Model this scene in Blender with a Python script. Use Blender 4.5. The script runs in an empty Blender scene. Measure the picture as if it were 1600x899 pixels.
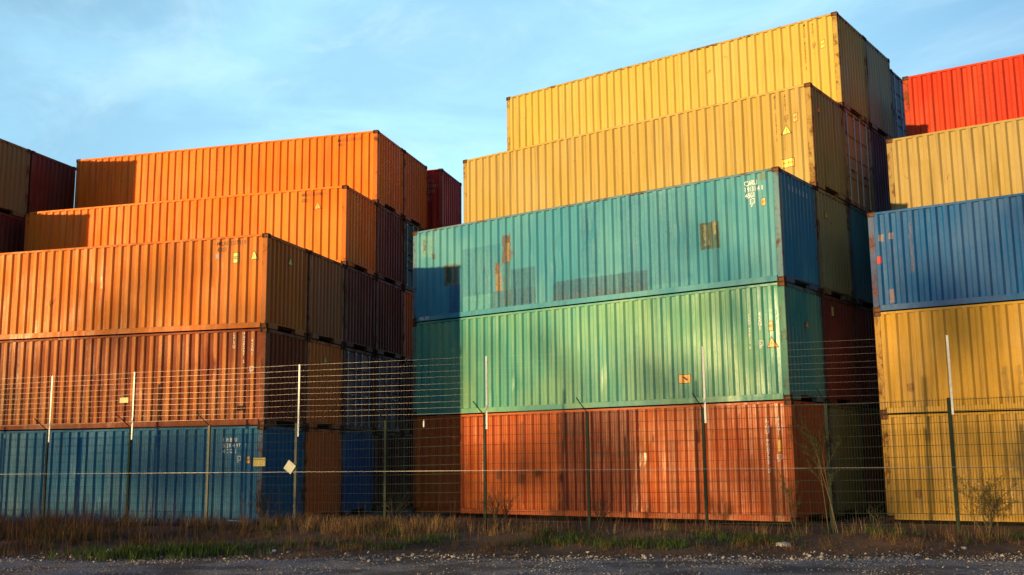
import bpy, bmesh, math, random
import numpy as np
from mathutils import Vector, Matrix, noise
C = bpy.context.scene.collection
R = math.radians
rnd = random.Random(7)

# ------------------------------------------------------------------ camera
scene = bpy.context.scene
cam = bpy.data.objects.new('camera', bpy.data.cameras.new('camera'))
C.objects.link(cam)
f_px, yaw, pit, rol = 1672.256, -0.6404, 0.1601, -0.0109
cam.data.sensor_fit = 'HORIZONTAL'
cam.data.sensor_width = 36.0
cam.data.lens = f_px / 1600.0 * 36.0
cam.data.clip_end = 6000.0
cy, sy, cp, sp, cr, sr = math.cos(yaw), math.sin(yaw), math.cos(pit), math.sin(pit), math.cos(rol), math.sin(rol)
r0 = Vector((cy, -sy, 0)); fw = Vector((sy, cy, 0)); up = Vector((0, 0, 1))
F = fw * cp + up * sp; U = up * cp - fw * sp
R2 = r0 * cr + U * sr; U2 = U * cr - r0 * sr
m = Matrix((R2, U2, -F)).transposed().to_4x4()
m.translation = Vector((10.087, -24.689, 1.6086))
cam.matrix_world = m
scene.camera = cam

# ------------------------------------------------------------------ sun and sky
SUN_EL, SUN_AZ = 2.75, 18.3            # the light travels 18.3 degrees to the right of +Y, almost level
az = R(SUN_AZ); el = R(SUN_EL)
to_sun = Vector((-math.sin(az) * math.cos(el), -math.cos(az) * math.cos(el), math.sin(el)))
sun = bpy.data.objects.new('sun', bpy.data.lights.new('sun', 'SUN'))
C.objects.link(sun)
sun.data.energy = 5.0
sun.data.angle = R(0.8)
sun.data.color = (1.0, 0.71, 0.31)
sun.rotation_euler = to_sun.to_track_quat('Z', 'Y').to_euler()
sun.location = (0, 0, 40)
scene.view_settings.view_transform = 'Standard'
scene.view_settings.look = 'None'
scene.view_settings.exposure = 0.5
scene.view_settings.gamma = 1.0
scene.view_settings.use_curve_mapping = False

world = bpy.data.worlds.new("World")
scene.world = world
world.use_nodes = True
wt = world.node_tree
for n in list(wt.nodes): wt.nodes.remove(n)
def wn(t, **k):
    n = wt.nodes.new(t)
    for a, b in k.items(): setattr(n, a, b)
    return n
wout = wn('ShaderNodeOutputWorld'); bg = wn('ShaderNodeBackground')
sky = wn('ShaderNodeTexSky', sky_type='NISHITA', sun_disc=False)
sky.sun_elevation = el
sky.sun_rotation = math.atan2(to_sun.x, to_sun.y)
sky.altitude = 0; sky.air_density = 1.0; sky.dust_density = 0.3; sky.ozone_density = 2.0
SKY_GAIN = (0.95, 1.55, 2.4)
gain = wn('ShaderNodeMix', data_type='RGBA', blend_type='MULTIPLY'); gain.inputs[0].default_value = 1
gain.inputs[7].default_value = (*SKY_GAIN, 1)
wt.links.new(sky.outputs[0], gain.inputs[6])
tc = wn('ShaderNodeTexCoord'); mp = wn('ShaderNodeMapping'); mp.inputs['Scale'].default_value = (1.0, 2.2, 5.0); mp.inputs['Rotation'].default_value = (0.35, 0.1, 0.5)
wt.links.new(tc.outputs['Generated'], mp.inputs[0])
cn = wn('ShaderNodeTexNoise'); cn.inputs['Scale'].default_value = 1.7; cn.inputs['Detail'].default_value = 7; cn.inputs['Roughness'].default_value = 0.55; cn.inputs['Distortion'].default_value = 0.6
wt.links.new(mp.outputs[0], cn.inputs['Vector'])
crp = wn('ShaderNodeValToRGB'); crp.color_ramp.elements[0].position = 0.42; crp.color_ramp.elements[1].position = 0.78
wt.links.new(cn.outputs[0], crp.inputs[0])
# a thin bright veil of high cloud stands over the north-western sky, wisps elsewhere
dotn = wn('ShaderNodeVectorMath', operation='DOT_PRODUCT'); dotn.inputs[1].default_value = Vector((-0.60, 0.79, 0.10)).normalized()
nrm = wn('ShaderNodeVectorMath', operation='NORMALIZE'); wt.links.new(tc.outputs['Generated'], nrm.inputs[0]); wt.links.new(nrm.outputs[0], dotn.inputs[0])
veil = wn('ShaderNodeMapRange', interpolation_type='SMOOTHSTEP'); veil.inputs[1].default_value = 0.70; veil.inputs[2].default_value = 1.0
wt.links.new(dotn.outputs['Value'], veil.inputs[0])
va = wn('ShaderNodeMath', operation='MULTIPLY_ADD'); va.inputs[1].default_value = 0.42; va.inputs[2].default_value = 0.62
wt.links.new(crp.outputs[0], va.inputs[0])
cmul = wn('ShaderNodeMath', operation='MULTIPLY'); wt.links.new(va.outputs[0], cmul.inputs[0]); wt.links.new(veil.outputs[0], cmul.inputs[1])
cmix = wn('ShaderNodeMix', data_type='RGBA')
cmix.inputs[7].default_value = (4.6, 8.3, 10.2, 1)
wt.links.new(cmul.outputs[0], cmix.inputs[0]); wt.links.new(gain.outputs[2], cmix.inputs[6])
dot2 = wn('ShaderNodeVectorMath', operation='DOT_PRODUCT'); dot2.inputs[1].default_value = to_sun; wt.links.new(nrm.outputs[0], dot2.inputs[0])
glow = wn('ShaderNodeMapRange', interpolation_type='SMOOTHSTEP'); glow.inputs[1].default_value = 0.35; glow.inputs[2].default_value = 1.0
wt.links.new(dot2.outputs['Value'], glow.inputs[0])
gmix = wn('ShaderNodeMix', data_type='RGBA', blend_type='ADD'); gmix.inputs[7].default_value = (2.2, 1.6, 0.9, 1)
wt.links.new(glow.outputs[0], gmix.inputs[0]); wt.links.new(cmix.outputs[2], gmix.inputs[6])
# white wisps of cirrus
mp2 = wn('ShaderNodeMapping'); mp2.inputs['Scale'].default_value = (2.0, 5.5, 9.0); mp2.inputs['Rotation'].default_value = (0.2, 0.35, 0.9)
wt.links.new(tc.outputs['Generated'], mp2.inputs[0])
cn2 = wn('ShaderNodeTexNoise'); cn2.inputs['Scale'].default_value = 1.3; cn2.inputs['Detail'].default_value = 9; cn2.inputs['Roughness'].default_value = 0.62; cn2.inputs['Distortion'].default_value = 1.2
wt.links.new(mp2.outputs[0], cn2.inputs['Vector'])
wr = wn('ShaderNodeMapRange', interpolation_type='SMOOTHSTEP'); wr.inputs[1].default_value = 0.46; wr.inputs[2].default_value = 0.80; wr.inputs[4].default_value = 0.32
wt.links.new(cn2.outputs[0], wr.inputs[0])
wm = wn('ShaderNodeMath', operation='MULTIPLY'); wt.links.new(wr.outputs[0], wm.inputs[0]); wt.links.new(veil.outputs[0], wm.inputs[1])
wmix = wn('ShaderNodeMix', data_type='RGBA'); wmix.inputs[7].default_value = (7.4, 9.0, 9.6, 1)
wt.links.new(wm.outputs[0], wmix.inputs[0]); wt.links.new(gmix.outputs[2], wmix.inputs[6])
wt.links.new(wmix.outputs[2], bg.inputs[0]); bg.inputs[1].default_value = 0.1
wt.links.new(bg.outputs[0], wout.inputs[0])

# ------------------------------------------------------------------ helpers
def link(name, me, parent=None, mat=None, loc=None):
    o = bpy.data.objects.new(name, me); C.objects.link(o)
    if parent is not None: o.parent = parent
    if loc is not None: o.location = loc
    if mat is not None: setmat(o, mat)
    return o
def setmat(o, mat):
    if not o.data.materials: o.data.materials.append(None)
    o.material_slots[0].link = 'OBJECT'
    o.material_slots[0].material = mat
def tag(o, label=None, cat=None, group=None, kind=None):
    if label: o['label'] = label
    if cat: o['category'] = cat
    if group: o['group'] = group
    if kind: o['kind'] = kind
    return o
def empty(name, loc, rz=0.0):
    o = bpy.data.objects.new(name, None); C.objects.link(o)
    o.location = loc; o.rotation_euler = (0, 0, rz); o.empty_display_size = .2
    return o
def bm_mesh(bm, name):
    me = bpy.data.meshes.new(name); bm.normal_update(); bm.to_mesh(me); bm.free(); return me
def box(bm, x0, y0, z0, x1, y1, z1, bevel=0.0):
    r = bmesh.ops.create_cube(bm, size=1.0)
    vs = r['verts']
    for v in vs:
        v.co = Vector(((x0 + x1) / 2 + v.co.x * (x1 - x0), (y0 + y1) / 2 + v.co.y * (y1 - y0), (z0 + z1) / 2 + v.co.z * (z1 - z0)))
    if bevel > 0:
        es = list({e for v in vs for e in v.link_edges})
        bmesh.ops.bevel(bm, geom=es, offset=bevel, segments=1, affect='EDGES', profile=.5)
def tube(bm, pts, rads, sides=6, cap=True):
    rings = []
    for i, p in enumerate(pts):
        p = Vector(p)
        d = (Vector(pts[min(i + 1, len(pts) - 1)]) - Vector(pts[max(i - 1, 0)])).normalized()
        a = d.orthogonal().normalized() if abs(d.z) < .99 else Vector((1, 0, 0))
        if i and rings: 
            a = (prev_a - d * prev_a.dot(d)).normalized()
        prev_a = a
        b = d.cross(a)
        rr = rads[i] if hasattr(rads, '__len__') else rads
        rings.append([bm.verts.new(p + (a * math.cos(2 * math.pi * k / sides) + b * math.sin(2 * math.pi * k / sides)) * rr) for k in range(sides)])
    for i in range(len(rings) - 1):
        for k in range(sides):
            bm.faces.new((rings[i][k], rings[i][(k + 1) % sides], rings[i + 1][(k + 1) % sides], rings[i + 1][k]))
    if cap:
        bm.faces.new(rings[0][::-1]); bm.faces.new(rings[-1])

# ------------------------------------------------------------------ materials
class NT:
    def __init__(s, name):
        s.mat = bpy.data.materials.new(name); s.mat.use_nodes = True
        s.t = s.mat.node_tree
        for n in list(s.t.nodes): s.t.nodes.remove(n)
        s.out = s.n('ShaderNodeOutputMaterial'); s.b = s.n('ShaderNodeBsdfPrincipled')
        s.l(s.b.outputs[0], s.out.inputs[0])
    def n(s, t, **k):
        n = s.t.nodes.new(t)
        for a, b in k.items(): setattr(n, a, b)
        return n
    def l(s, a, b): s.t.links.new(a, b)
    def val(s, sock, v):
        if hasattr(v, 'is_output') or isinstance(v, bpy.types.NodeSocket): s.l(v, sock)
        else: sock.default_value = v
    def math(s, op, a, b=0.0, clamp=False):
        n = s.n('ShaderNodeMath', operation=op, use_clamp=clamp); s.val(n.inputs[0], a); s.val(n.inputs[1], b); return n.outputs[0]
    def mix(s, f, a, b, mode='MIX'):
        n = s.n('ShaderNodeMix', data_type='RGBA', blend_type=mode); n.clamp_factor = True
        s.val(n.inputs[0], f)
        for i, v in ((6, a), (7, b)):
            if isinstance(v, tuple): v = (*v[:3], 1)
            s.val(n.inputs[i], v)
        return n.outputs[2]
    def noise(s, vec, scale, detail=4, rough=.55, dist=0.0):
        n = s.n('ShaderNodeTexNoise'); s.l(vec, n.inputs['Vector'])
        n.inputs['Scale'].default_value = scale; n.inputs['Detail'].default_value = detail; n.inputs['Roughness'].default_value = rough; n.inputs['Distortion'].default_value = dist
        return n.outputs[0]
    def ramp(s, v, a, b):
        n = s.n('ShaderNodeMapRange', interpolation_type='SMOOTHSTEP'); s.l(v, n.inputs[0]); n.inputs[1].default_value = a; n.inputs[2].default_value = b
        return n.outputs[0]
    def scale(s, vec, sc):
        n = s.n('ShaderNodeMapping'); s.l(vec, n.inputs[0]); n.inputs['Scale'].default_value = sc; return n.outputs[0]
    def coords(s, rand=True):
        tc = s.n('ShaderNodeTexCoord').outputs['Object']
        if not rand: return tc
        oi = s.n('ShaderNodeObjectInfo')
        m_ = s.n('ShaderNodeVectorMath', operation='MULTIPLY_ADD')
        cmb = s.n('ShaderNodeCombineXYZ')
        s.l(oi.outputs['Random'], cmb.inputs[0]); s.l(oi.outputs['Random'], cmb.inputs[1]); s.l(oi.outputs['Random'], cmb.inputs[2])
        s.l(cmb.outputs[0], m_.inputs[0]); m_.inputs[1].default_value = (37.0, 53.0, 71.0); s.l(tc, m_.inputs[2])
        return m_.outputs[0]
    def bump(s, h, strength, dist=.01):
        n = s.n('ShaderNodeBump'); n.inputs['Strength'].default_value = strength; n.inputs['Distance'].default_value = dist
        s.l(h, n.inputs['Height']); s.l(n.outputs[0], s.b.inputs['Normal'])

def mul(c, k): return tuple(min(1, x * k) for x in c)
def lerp(a, b, t): return tuple(x * (1 - t) + y * t for x, y in zip(a, b))

def paint(name, col, fade=.25, dirt=.35, rust=.25, rough=.55, spec=.16, gloss=.4, patches=(), fadecol=None, crest_glint=None):
    """weathered container paint; patches = (u0, z0, u1, z1, colour, strength, raggedness) in panel coordinates"""
    s = NT(name)
    v = s.coords()
    big = s.noise(s.scale(v, (1, 1, .55)), .55, 3)
    streak = s.noise(s.scale(v, (7, 7, .28)), 1.0, 5, .6)
    fine = s.noise(v, 16, 5, .65)
    warm = col[0] > 2.2 * col[1]
    fc = fadecol or lerp(col, (.75, .36, .10) if warm else (.6, .55, .48), .22)
    c = s.mix(s.math('MULTIPLY', s.ramp(big, .38, .68), fade * 1.6, True), col, fc)
    c = s.mix(s.math('MULTIPLY', s.ramp(streak, .48, .78), dirt, True), c, lerp(mul(col, .35), (.05, .035, .025), .5))
    c = s.mix(s.math('MULTIPLY', s.ramp(fine, .5, .8), dirt * .5, True), c, mul(col, .6))
    light = s.noise(s.scale(v, (11, 11, .5)), .8, 4)
    c = s.mix(s.math('MULTIPLY', s.ramp(light, .58, .8), fade * .9, True), c, lerp(col, (.85, .42, .14) if warm else (.8, .72, .58), .28))
    if crest_glint:        # glints of the low sun, painted as lighter colour on the raised bands
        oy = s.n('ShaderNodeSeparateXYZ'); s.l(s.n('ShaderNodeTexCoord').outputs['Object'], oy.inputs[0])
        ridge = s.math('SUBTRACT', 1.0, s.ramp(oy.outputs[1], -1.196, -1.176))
        c = s.mix(s.math('MULTIPLY', s.math('MULTIPLY', ridge, crest_glint[1]), s.ramp(s.noise(s.scale(v, (5, 5, .35)), 1.0, 5, .65), .32, .56)), c, crest_glint[0])
    if patches:
        tc = s.n('ShaderNodeTexCoord').outputs['Object']
        wob = s.n('ShaderNodeTexNoise'); s.l(s.scale(tc, (1, 1, .6)), wob.inputs['Vector']); wob.inputs['Scale'].default_value = 9; wob.inputs['Detail'].default_value = 5
        sx = s.n('ShaderNodeSeparateXYZ'); s.l(tc, sx.inputs[0])
        wn_ = s.math('SUBTRACT', wob.outputs[0], .5)
        wear = s.math('ADD', .5, s.math('MULTIPLY', s.ramp(s.noise(s.scale(tc, (13, 13, .8)), 1.0, 5, .65), .36, .6), .6), True)
        for (u0, z0, u1, z1, pc, st, rag) in patches:
            ww = s.math('MULTIPLY', wn_, rag)
            x = s.math('ADD', sx.outputs[0], ww); z = s.math('ADD', sx.outputs[2], ww)
            e = .012 + rag * .08
            x0, x1 = u0 + 6.096, u1 + 6.096
            mk = s.math('MULTIPLY', s.math('MULTIPLY', s.ramp(x, x0 - e, x0 + e), s.math('SUBTRACT', 1.0, s.ramp(x, x1 - e, x1 + e))),
                        s.math('MULTIPLY', s.ramp(z, z0 - e, z0 + e), s.math('SUBTRACT', 1.0, s.ramp(z, z1 - e, z1 + e))))
            c = s.mix(s.math('MULTIPLY', s.math('MULTIPLY', mk, wear), st), c, s.mix(s.ramp(fine, .35, .7), pc, mul(pc, .6)))
    rn = s.noise(s.scale(v, (1, 1, .7)), 2.6, 9, .72, .3)
    rm = s.ramp(rn, .70 - rust * .22, .76 - rust * .16)
    rc = s.mix(s.ramp(fine, .4, .65), (.17, .06, .022), (.07, .028, .014))
    runs = s.ramp(s.noise(s.scale(v, (19, 19, .3)), 1.0, 5, .6), .60, .74)
    runs = s.math('MULTIPLY', runs, s.ramp(s.noise(v, .8, 3), .42, .62))
    c = s.mix(s.math('MULTIPLY', runs, min(.8, rust * 2.4), True), c, s.mix(s.ramp(fine, .4, .65), (.20, .085, .03), (.11, .045, .02)))
    c = s.mix(s.math('MULTIPLY', rm, .85), c, rc)
    s.l(c, s.b.inputs['Base Color'])
    gl = s.math('MULTIPLY', s.math('ADD', s.math('SUBTRACT', light, .5), s.math('SUBTRACT', s.noise(s.scale(v, (1, 1, .8)), .9, 4, .6), .5)), gloss)
    s.l(s.math('ADD', s.math('ADD', rough, gl), s.math('ADD', s.math('MULTIPLY', rm, .35), s.math('MULTIPLY', s.math('SUBTRACT', fine, .5), .25)), True), s.b.inputs['Roughness'])
    s.b.inputs['Specular IOR Level'].default_value = spec
    s.bump(s.math('ADD', s.math('MULTIPLY', fine, .35), s.math('ADD', s.math('MULTIPLY', big, 1.2), s.math('MULTIPLY', rm, -.25))), .22, .02)
    return s.mat

def simple(name, col, rough=.6, metal=0.0, var=.25, sc=20, emit=None):
    s = NT(name); v = s.coords()
    fine = s.noise(v, sc, 4)
    s.l(s.mix(s.math('MULTIPLY', s.ramp(fine, .4, .75), var), col, mul(col, .45)), s.b.inputs['Base Color'])
    s.b.inputs['Roughness'].default_value = rough; s.b.inputs['Metallic'].default_value = metal
    return s.mat

MAT = {}
PAL = {   # body colours of the containers
 'red_orange': (0.44, 0.066, 0.008), 'teal_green': (0.04, 0.25, 0.205), 'teal': (0.045, 0.235, 0.33), 'yellow': (0.43, 0.285, 0.065), 'yellow_pale': (0.35, 0.24, 0.07),
 'sand': (0.46, 0.37, 0.2), 'olive': (.20, .17, .045), 'olive_yellow': (.33, .26, .09), 'maroon': (0.17, 0.026, 0.018), 'purple': (.15, .05, .075),
 'grey': (.22, .25, .28), 'dark_teal': (.03, .16, .19), 'orange': (0.8, 0.165, 0.005), 'orange_dull': (0.52, 0.13, 0.014), 'rust_red': (0.22, 0.04, 0.014),
 'blue': (0.01, 0.14, 0.29), 'brown_orange': (.40, .12, .04), 'orange_red': (0.66, 0.15, 0.02), 'deep_blue': (.02, .10, .27), 'rust_door': (.22, .05, .025),
 'plum_door': (0.21, 0.06, 0.05), 'dark_green': (.03, .07, .06), 'dark_red': (0.42, 0.03, 0.022), 'bright_red': (0.5, 0.028, 0.007), 'royal_blue': (0.005, 0.08, 0.255),
 'gold': (0.46, 0.255, 0.03), 'beige': (0.26, 0.2, 0.06), 'yellow_door': (.42, .31, .09), 'yellow_top': (0.51, 0.355, 0.07)}
PATCH = {
 'teal': [(-10.2, .62, -8.75, 2.08, (.04, .19, .29), .55, .03), (-4.6, .3, -2.5, 2.75, (.035, .17, .30), .4, .35), (-5.9, .8, -5.3, 2.7, (.03, .16, .29), .4, .25), (-11.9, 2.0, -11.3, 2.72, (.20, .38, .33), .6, .3), (-11.75, 2.2, -11.68, 2.6, (.16, .06, .02), .8, .3), (-11.4, 1.9, -11.3, 2.1, (.16, .06, .02), .8, .3), (-10.75, .1, -10.27, 1.02, (.025, .12, .25), .8, .02), (-10.95, 1.02, -10.39, 1.68, (.16, .15, .07), .95, .10), (-10.80, 1.1, -10.6, 1.6, (.03, .07, .035), .9, .16),
          (-8.66, 1.46, -8.36, 2.31, (.15, .055, .015), 1, .34), (-8.53, 1.5, -8.43, 2.05, (.42, .24, .06), .9, .16), (-8.4, 1.55, -8.27, 1.85, (.17, .07, .02), .8, .3), (-8.62, .2, -8.42, 1.5, (.07, .12, .10), .8, .10),
          (-8.96, .62, -8.71, 1.5, (.36, .2, .06), .85, .4), (-8.95, 1.2, -8.8, 1.5, (.15, .06, .02), .9, .4), (-9.07, .1, -7.45, .66, (.06, .13, .18), .7, .06),
          (-8.35, .2, -7.47, 1.25, (.05, .13, .20), .75, .08), (-6.83, .1, -3.80, .72, (.05, .115, .18), .8, .08), (-6.95, .1, -3.80, .34, (.12, .10, .08), .28, .35),
          (-10.2, .18, -9.1, .62, (.12, .36, .33), .35, .02), (-2.24, 1.05, -1.69, 1.76, (.075, .09, .035), .96, .07), (-2.1, 1.15, -2.0, 1.7, (.35, .33, .2), .8, .15), (-1.85, 1.4, -1.76, 1.74, (.4, .36, .2), .8, .15)],
 'red_orange': [(-6.8, .15, -4.25, 2.85, (.19, .018, .005), .9, .22), (-11.9, .15, -10.1, 2.85, (.26, .03, .008), .4, .3), (-6.59, 2.17, -5.86, 2.85, (.16, .03, .012), .75, .04), (-5.73, 1.62, -4.6, 2.85, (.19, .035, .012), .6, .10), (-5.7, 1.55, -4.6, 1.72, (.12, .03, .015), .6, .12),  # the tall patches at middle and left end put shade into the red
                (-9.03, 1.0, -8.79, 1.22, (.12, .04, .02), .85, .04), (-8.2, .86, -7.97, 1.15, (.09, .03, .02), .85, .12), (-8.13, .3, -7.98, 2.6, (.12, .035, .02), .55, .12), (-3.4, .25, -3.1, 2.0, (.12, .03, .015), .5, .2)],
 'royal_blue': [(.18, 1.24, .27, 1.42, (.72, .06, .03), 1, .03), (.24, 1.82, .36, 1.98, (.32, .22, .2), .8, .05), (.5, 1.85, .6, 2.0, (.32, .22, .2), .8, .05), (.42, .2, .55, .56, (.36, .2, .14), .8, .1), (1.0, .9, 1.06, 2.2, (.2, .13, .1), .5, .2)],
 'bright_red': [(2.0, .85, 3.4, 2.2, (.42, .035, .016), .5, .25)],
 'gold': [(2.9, .2, 3.02, 1.05, (.24, .15, .05), .6, .2), (3.2, .2, 3.3, 1.05, (.24, .15, .05), .6, .2), (.7, .55, .85, .75, (.22, .09, .03), .7, .12)]}
for k in ('royal_blue', 'bright_red', 'gold'):     # the right stack is measured from its left corner
    PATCH[k] = [(a - 12.192, b, c_ - 12.192, d, e, f_, g) for (a, b, c_, d, e, f_, g) in PATCH[k]]
OPT = {'yellow_top': dict(rust=.36, dirt=.38), 'yellow': dict(rust=.18, dirt=.5), 'orange': dict(rust=.16, dirt=.6, fade=.35, fadecol=(.70, .26, .03), rough=.5, gloss=.6), 'orange_dull': dict(rust=.2, dirt=.55, fade=.35, rough=.5, spec=.14, gloss=.7, crest_glint=((.80, .27, .035), .6)),
       'rust_red': dict(rust=.2, dirt=.5, fade=.2, rough=.5, spec=.10, gloss=.6, crest_glint=((.62, .21, .05), .85)), 'red_orange': dict(rust=.2, dirt=.42, fade=.3, rough=.42, spec=.24, gloss=.7, fadecol=(.55, .13, .02), crest_glint=((.64, .155, .02), .5)), 'teal': dict(rust=.2, dirt=.35, fade=.3, fadecol=(.16, .40, .38)),
       'teal_green': dict(rust=.1, dirt=.25, fade=.4, rough=.42, spec=.3, gloss=.7, fadecol=(.22, .40, .17), crest_glint=((.16, .37, .20), .5)), 'gold': dict(rust=.2, dirt=.55), 'royal_blue': dict(rust=.16, dirt=.45, fade=.15), 'yellow_pale': dict(rust=.22, dirt=.5), 'bright_red': dict(rust=.14, dirt=.4), 'blue': dict(fade=.3, dirt=.4, rust=.1, fadecol=(.06, .17, .22))}
def body_mat(key):
    if key not in MAT:
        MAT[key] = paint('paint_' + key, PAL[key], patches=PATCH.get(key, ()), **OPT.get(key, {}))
    return MAT[key]
def plain_mat(key):           # same paint without the marks that belong to one side panel
    if key not in PATCH and 'crest_glint' not in OPT.get(key, {}): return body_mat(key)
    k = key + '_plain'
    if k not in MAT: MAT[k] = paint('paint_' + k, PAL[key], **{a: b for a, b in OPT.get(key, {}).items() if a != 'crest_glint'})
    return MAT[k]
def frame_mat(key):
    k = key + '_frame'
    if k not in MAT:
        MAT[k] = paint('frame_' + key, lerp(PAL[key], (.16, .085, .045), .3), fade=.2, dirt=.5, rust=.95 if key not in ('orange', 'orange_dull') else .7, rough=.6)
    return MAT[k]
RUSTY = paint('corner_casting_steel', (.10, .045, .028), fade=.2, dirt=.5, rust=.8, rough=.7)
DARK = simple('underside_timber', (.035, .03, .027), .9)
GALV = simple('galvanised_steel', (.42, .42, .41), .38, .75, .2)
ROD = simple('lock_rod_steel', (.52, .52, .54), .5, .1, .35)
WHITE = simple('white_lettering', (.78, .76, .72), .5, 0, .35, 30)
GHOST = simple('worn_lettering', (.34, .22, .17), .6, 0, .5, 30)
BLACK = simple('black_lettering', (.035, .028, .025), .6, 0, .3, 30)
BROWNI = simple('brown_lettering', (.16, .055, .022), .6, 0, .3, 30)
STICK_Y = simple('yellow_sticker', (.80, .55, .05), .4, 0, .2)
STICK_O = simple('orange_sticker', (.80, .36, .03), .4, 0, .25)
STICK_YG = simple('lime_sticker', (.66, .62, .10), .4, 0, .25)

# ------------------------------------------------------------------ ground
E0 = Vector((-2.70, -11.36)); ED = Vector((.858, .514)).normalized(); EN = Vector((-ED.y, ED.x))   # edge of the gravel road
def road_t(x, y):
    p = Vector((x, y)) - E0
    return p.dot(EN) + .35 * (noise.noise(Vector((p.dot(ED) * .35, 3.1, 0))))
FA = .299; FP0 = Vector((-15.988, -9.572)); FS = 2.386                  # fence line
FD = Vector((math.cos(FA), math.sin(FA))); FN = Vector((-FD.y, FD.x))
def fence_t(x, y): return (Vector((x, y)) - FP0).dot(FN)
def gz(x, y):
    if abs(x) > 60 or abs(y) > 60: return 0.0
    t = road_t(x, y); ft = fence_t(x, y)
    n1 = noise.noise(Vector((x * .4, y * .4, 0))); n2 = noise.noise(Vector((x * 1.6, y * 1.6, 4)))
    z = .02 * n1 + .012 * n2
    bank = math.exp(-((ft + 1.1) / 1.1) ** 2)
    z += bank * (.13 + .06 * n1 + .02 * n2)
    if t > 0: z += .05 * min(1, t / 1.5) * max(0, min(1, -ft)) * (1 + n1)
    if ft > 0.6: z = min(z, 0.0) - .01
    return z
def axis(lo, hi, st, far):
    a = list(np.arange(lo, hi + st / 2, st)); s_ = st
    x = hi
    while x < far: s_ *= 1.6; x += s_; a.append(x)
    x = lo; s_ = st
    while x > -far: s_ *= 1.6; x -= s_; a.insert(0, x)
    return a
xs = axis(-26, 12, .22, 2500); ys = axis(-20, 6, .22, 2500)
verts = [(x, y, gz(x, y)) for y in ys for x in xs]; nx = len(xs)
faces = [(j * nx + i, j * nx + i + 1, (j + 1) * nx + i + 1, (j + 1) * nx + i) for j in range(len(ys) - 1) for i in range(nx - 1)]
me = bpy.data.meshes.new('ground'); me.from_pydata(verts, [], faces); me.update()
for p in me.polygons: p.use_smooth = True
s = NT('dirt'); v = s.coords(False)
n1 = s.noise(v, .6, 6); n2 = s.noise(v, 9, 8, .7); n3 = s.noise(v, 55, 4)
c = s.mix(s.ramp(n1, .4, .62), (.15, .075, .032), (.095, .055, .027))
c = s.mix(s.ramp(n2, .45, .7), c, (.19, .09, .034))
c = s.mix(s.math('MULTIPLY', s.ramp(n3, .6, .72), .5), c, (.17, .14, .115))
s.l(c, s.b.inputs['Base Color']); s.b.inputs['Roughness'].default_value = .95
s.bump(s.math('ADD', n2, s.math('MULTIPLY', n3, .5)), .7, .05)
tag(link('ground', me, None, s.mat), kind='structure')

# gravel road: a sheet 4 mm above the ground, with a ragged edge
bm = bmesh.new(); rows = []
for i in range(0, 161):
    a = -28 + i * .3
    row = []
    for j in range(0, 40):
        tt = -j * .22
        b = E0 + ED * a + EN * (tt - .35 * noise.noise(Vector((a * .35, 3.1, 0))) + (.16 * noise.noise(Vector((a * 1.9, 8.2, 1))) if j == 0 else 0))
        row.append(bm.verts.new((b.x, b.y, gz(b.x, b.y) + .004 + .02 * min(1, j / 3) + .012 * noise.noise(Vector((b.x * 3, b.y * 3, 9))))))
    rows.append(row)
for i in range(160):
    for j in range(39):
        bm.faces.new((rows[i][j], rows[i][j + 1], rows[i + 1][j + 1], rows[i + 1][j])).smooth = True
bmesh.ops.recalc_face_normals(bm, faces=bm.faces)
s = NT('gravel'); v = s.coords(False)
vo = s.n('ShaderNodeTexVoronoi'); s.l(v, vo.inputs['Vector']); vo.inputs['Scale'].default_value = 38
vo2 = s.n('ShaderNodeTexVoronoi'); s.l(v, vo2.inputs['Vector']); vo2.inputs['Scale'].default_value = 90
sepc = s.n('ShaderNodeSeparateXYZ'); s.l(vo.outputs['Color'], sepc.inputs[0])
n1 = s.noise(v, .9, 5)
c = s.mix(sepc.outputs[0], (.22, .195, .165), (.52, .46, .39))
c = s.mix(s.ramp(vo.outputs['Distance'], .5, .9), c, (.05, .045, .042))
c = s.mix(s.math('MULTIPLY', s.ramp(n1, .42, .6), .85), c, (.09, .066, .048))
s.l(c, s.b.inputs['Base Color']); s.b.inputs['Roughness'].default_value = .9
s.bump(s.math('ADD', s.math('MULTIPLY', vo.outputs['Distance'], -1.0), s.math('MULTIPLY', vo2.outputs['Distance'], -.4)), 1.0, .03)
tag(link('gravel_road', bm_mesh(bm, 'gravel_road'), None, s.mat), kind='structure')

# ------------------------------------------------------------------ containers
L = 12.192; W = 2.438; HL = L / 2; HW = W / 2
PX0 = .16; NP = 42; PP = (L - 2 * PX0) / NP; PD = .046
PROF = [(0.0, 0.0), (.092, 0.0), (.142, 1.0), (.2327, 1.0)]      # start of each stretch in one period; next period starts again at 0 -> slope
FACE_Y = -HW + .012                                              # the outermost plane of the corrugation
def prof_pts():
    pts = [0.0]
    for k in range(NP):
        b = k * PP
        for (a, d) in PROF[1:]: pts.append(b + a)
        pts.append(b + PP)
    return pts
def prof(x):                                     # depth of the corrugation at distance x from the left end of the panel
    if x <= 0 or x >= NP * PP: return 0.0
    a = x % PP
    if a < .092: return 0.0
    if a < .142: return PD * (a - .092) / .050
    if a < .2327: return PD
    return PD * (1 - (a - .2327) / (PP - .2327))
DENT = {}
def dents(seed, H, n, amp):
    r = random.Random(seed); out = []
    for _ in range(n): out.append((r.uniform(.4, L - .4), r.uniform(.3, H - .4), r.uniform(.15, .55), r.uniform(.2, .7), r.uniform(-.3, 1) * amp))
    return out
def dent_y(ds, x, z):
    y = 0
    for (a, b, ra, rb, k) in ds:
        q = ((x - a) / ra) ** 2 + ((z - b) / rb) ** 2
        if q < 1: y += k * (1 - q) ** 2
    return y
ZB = .170
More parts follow.
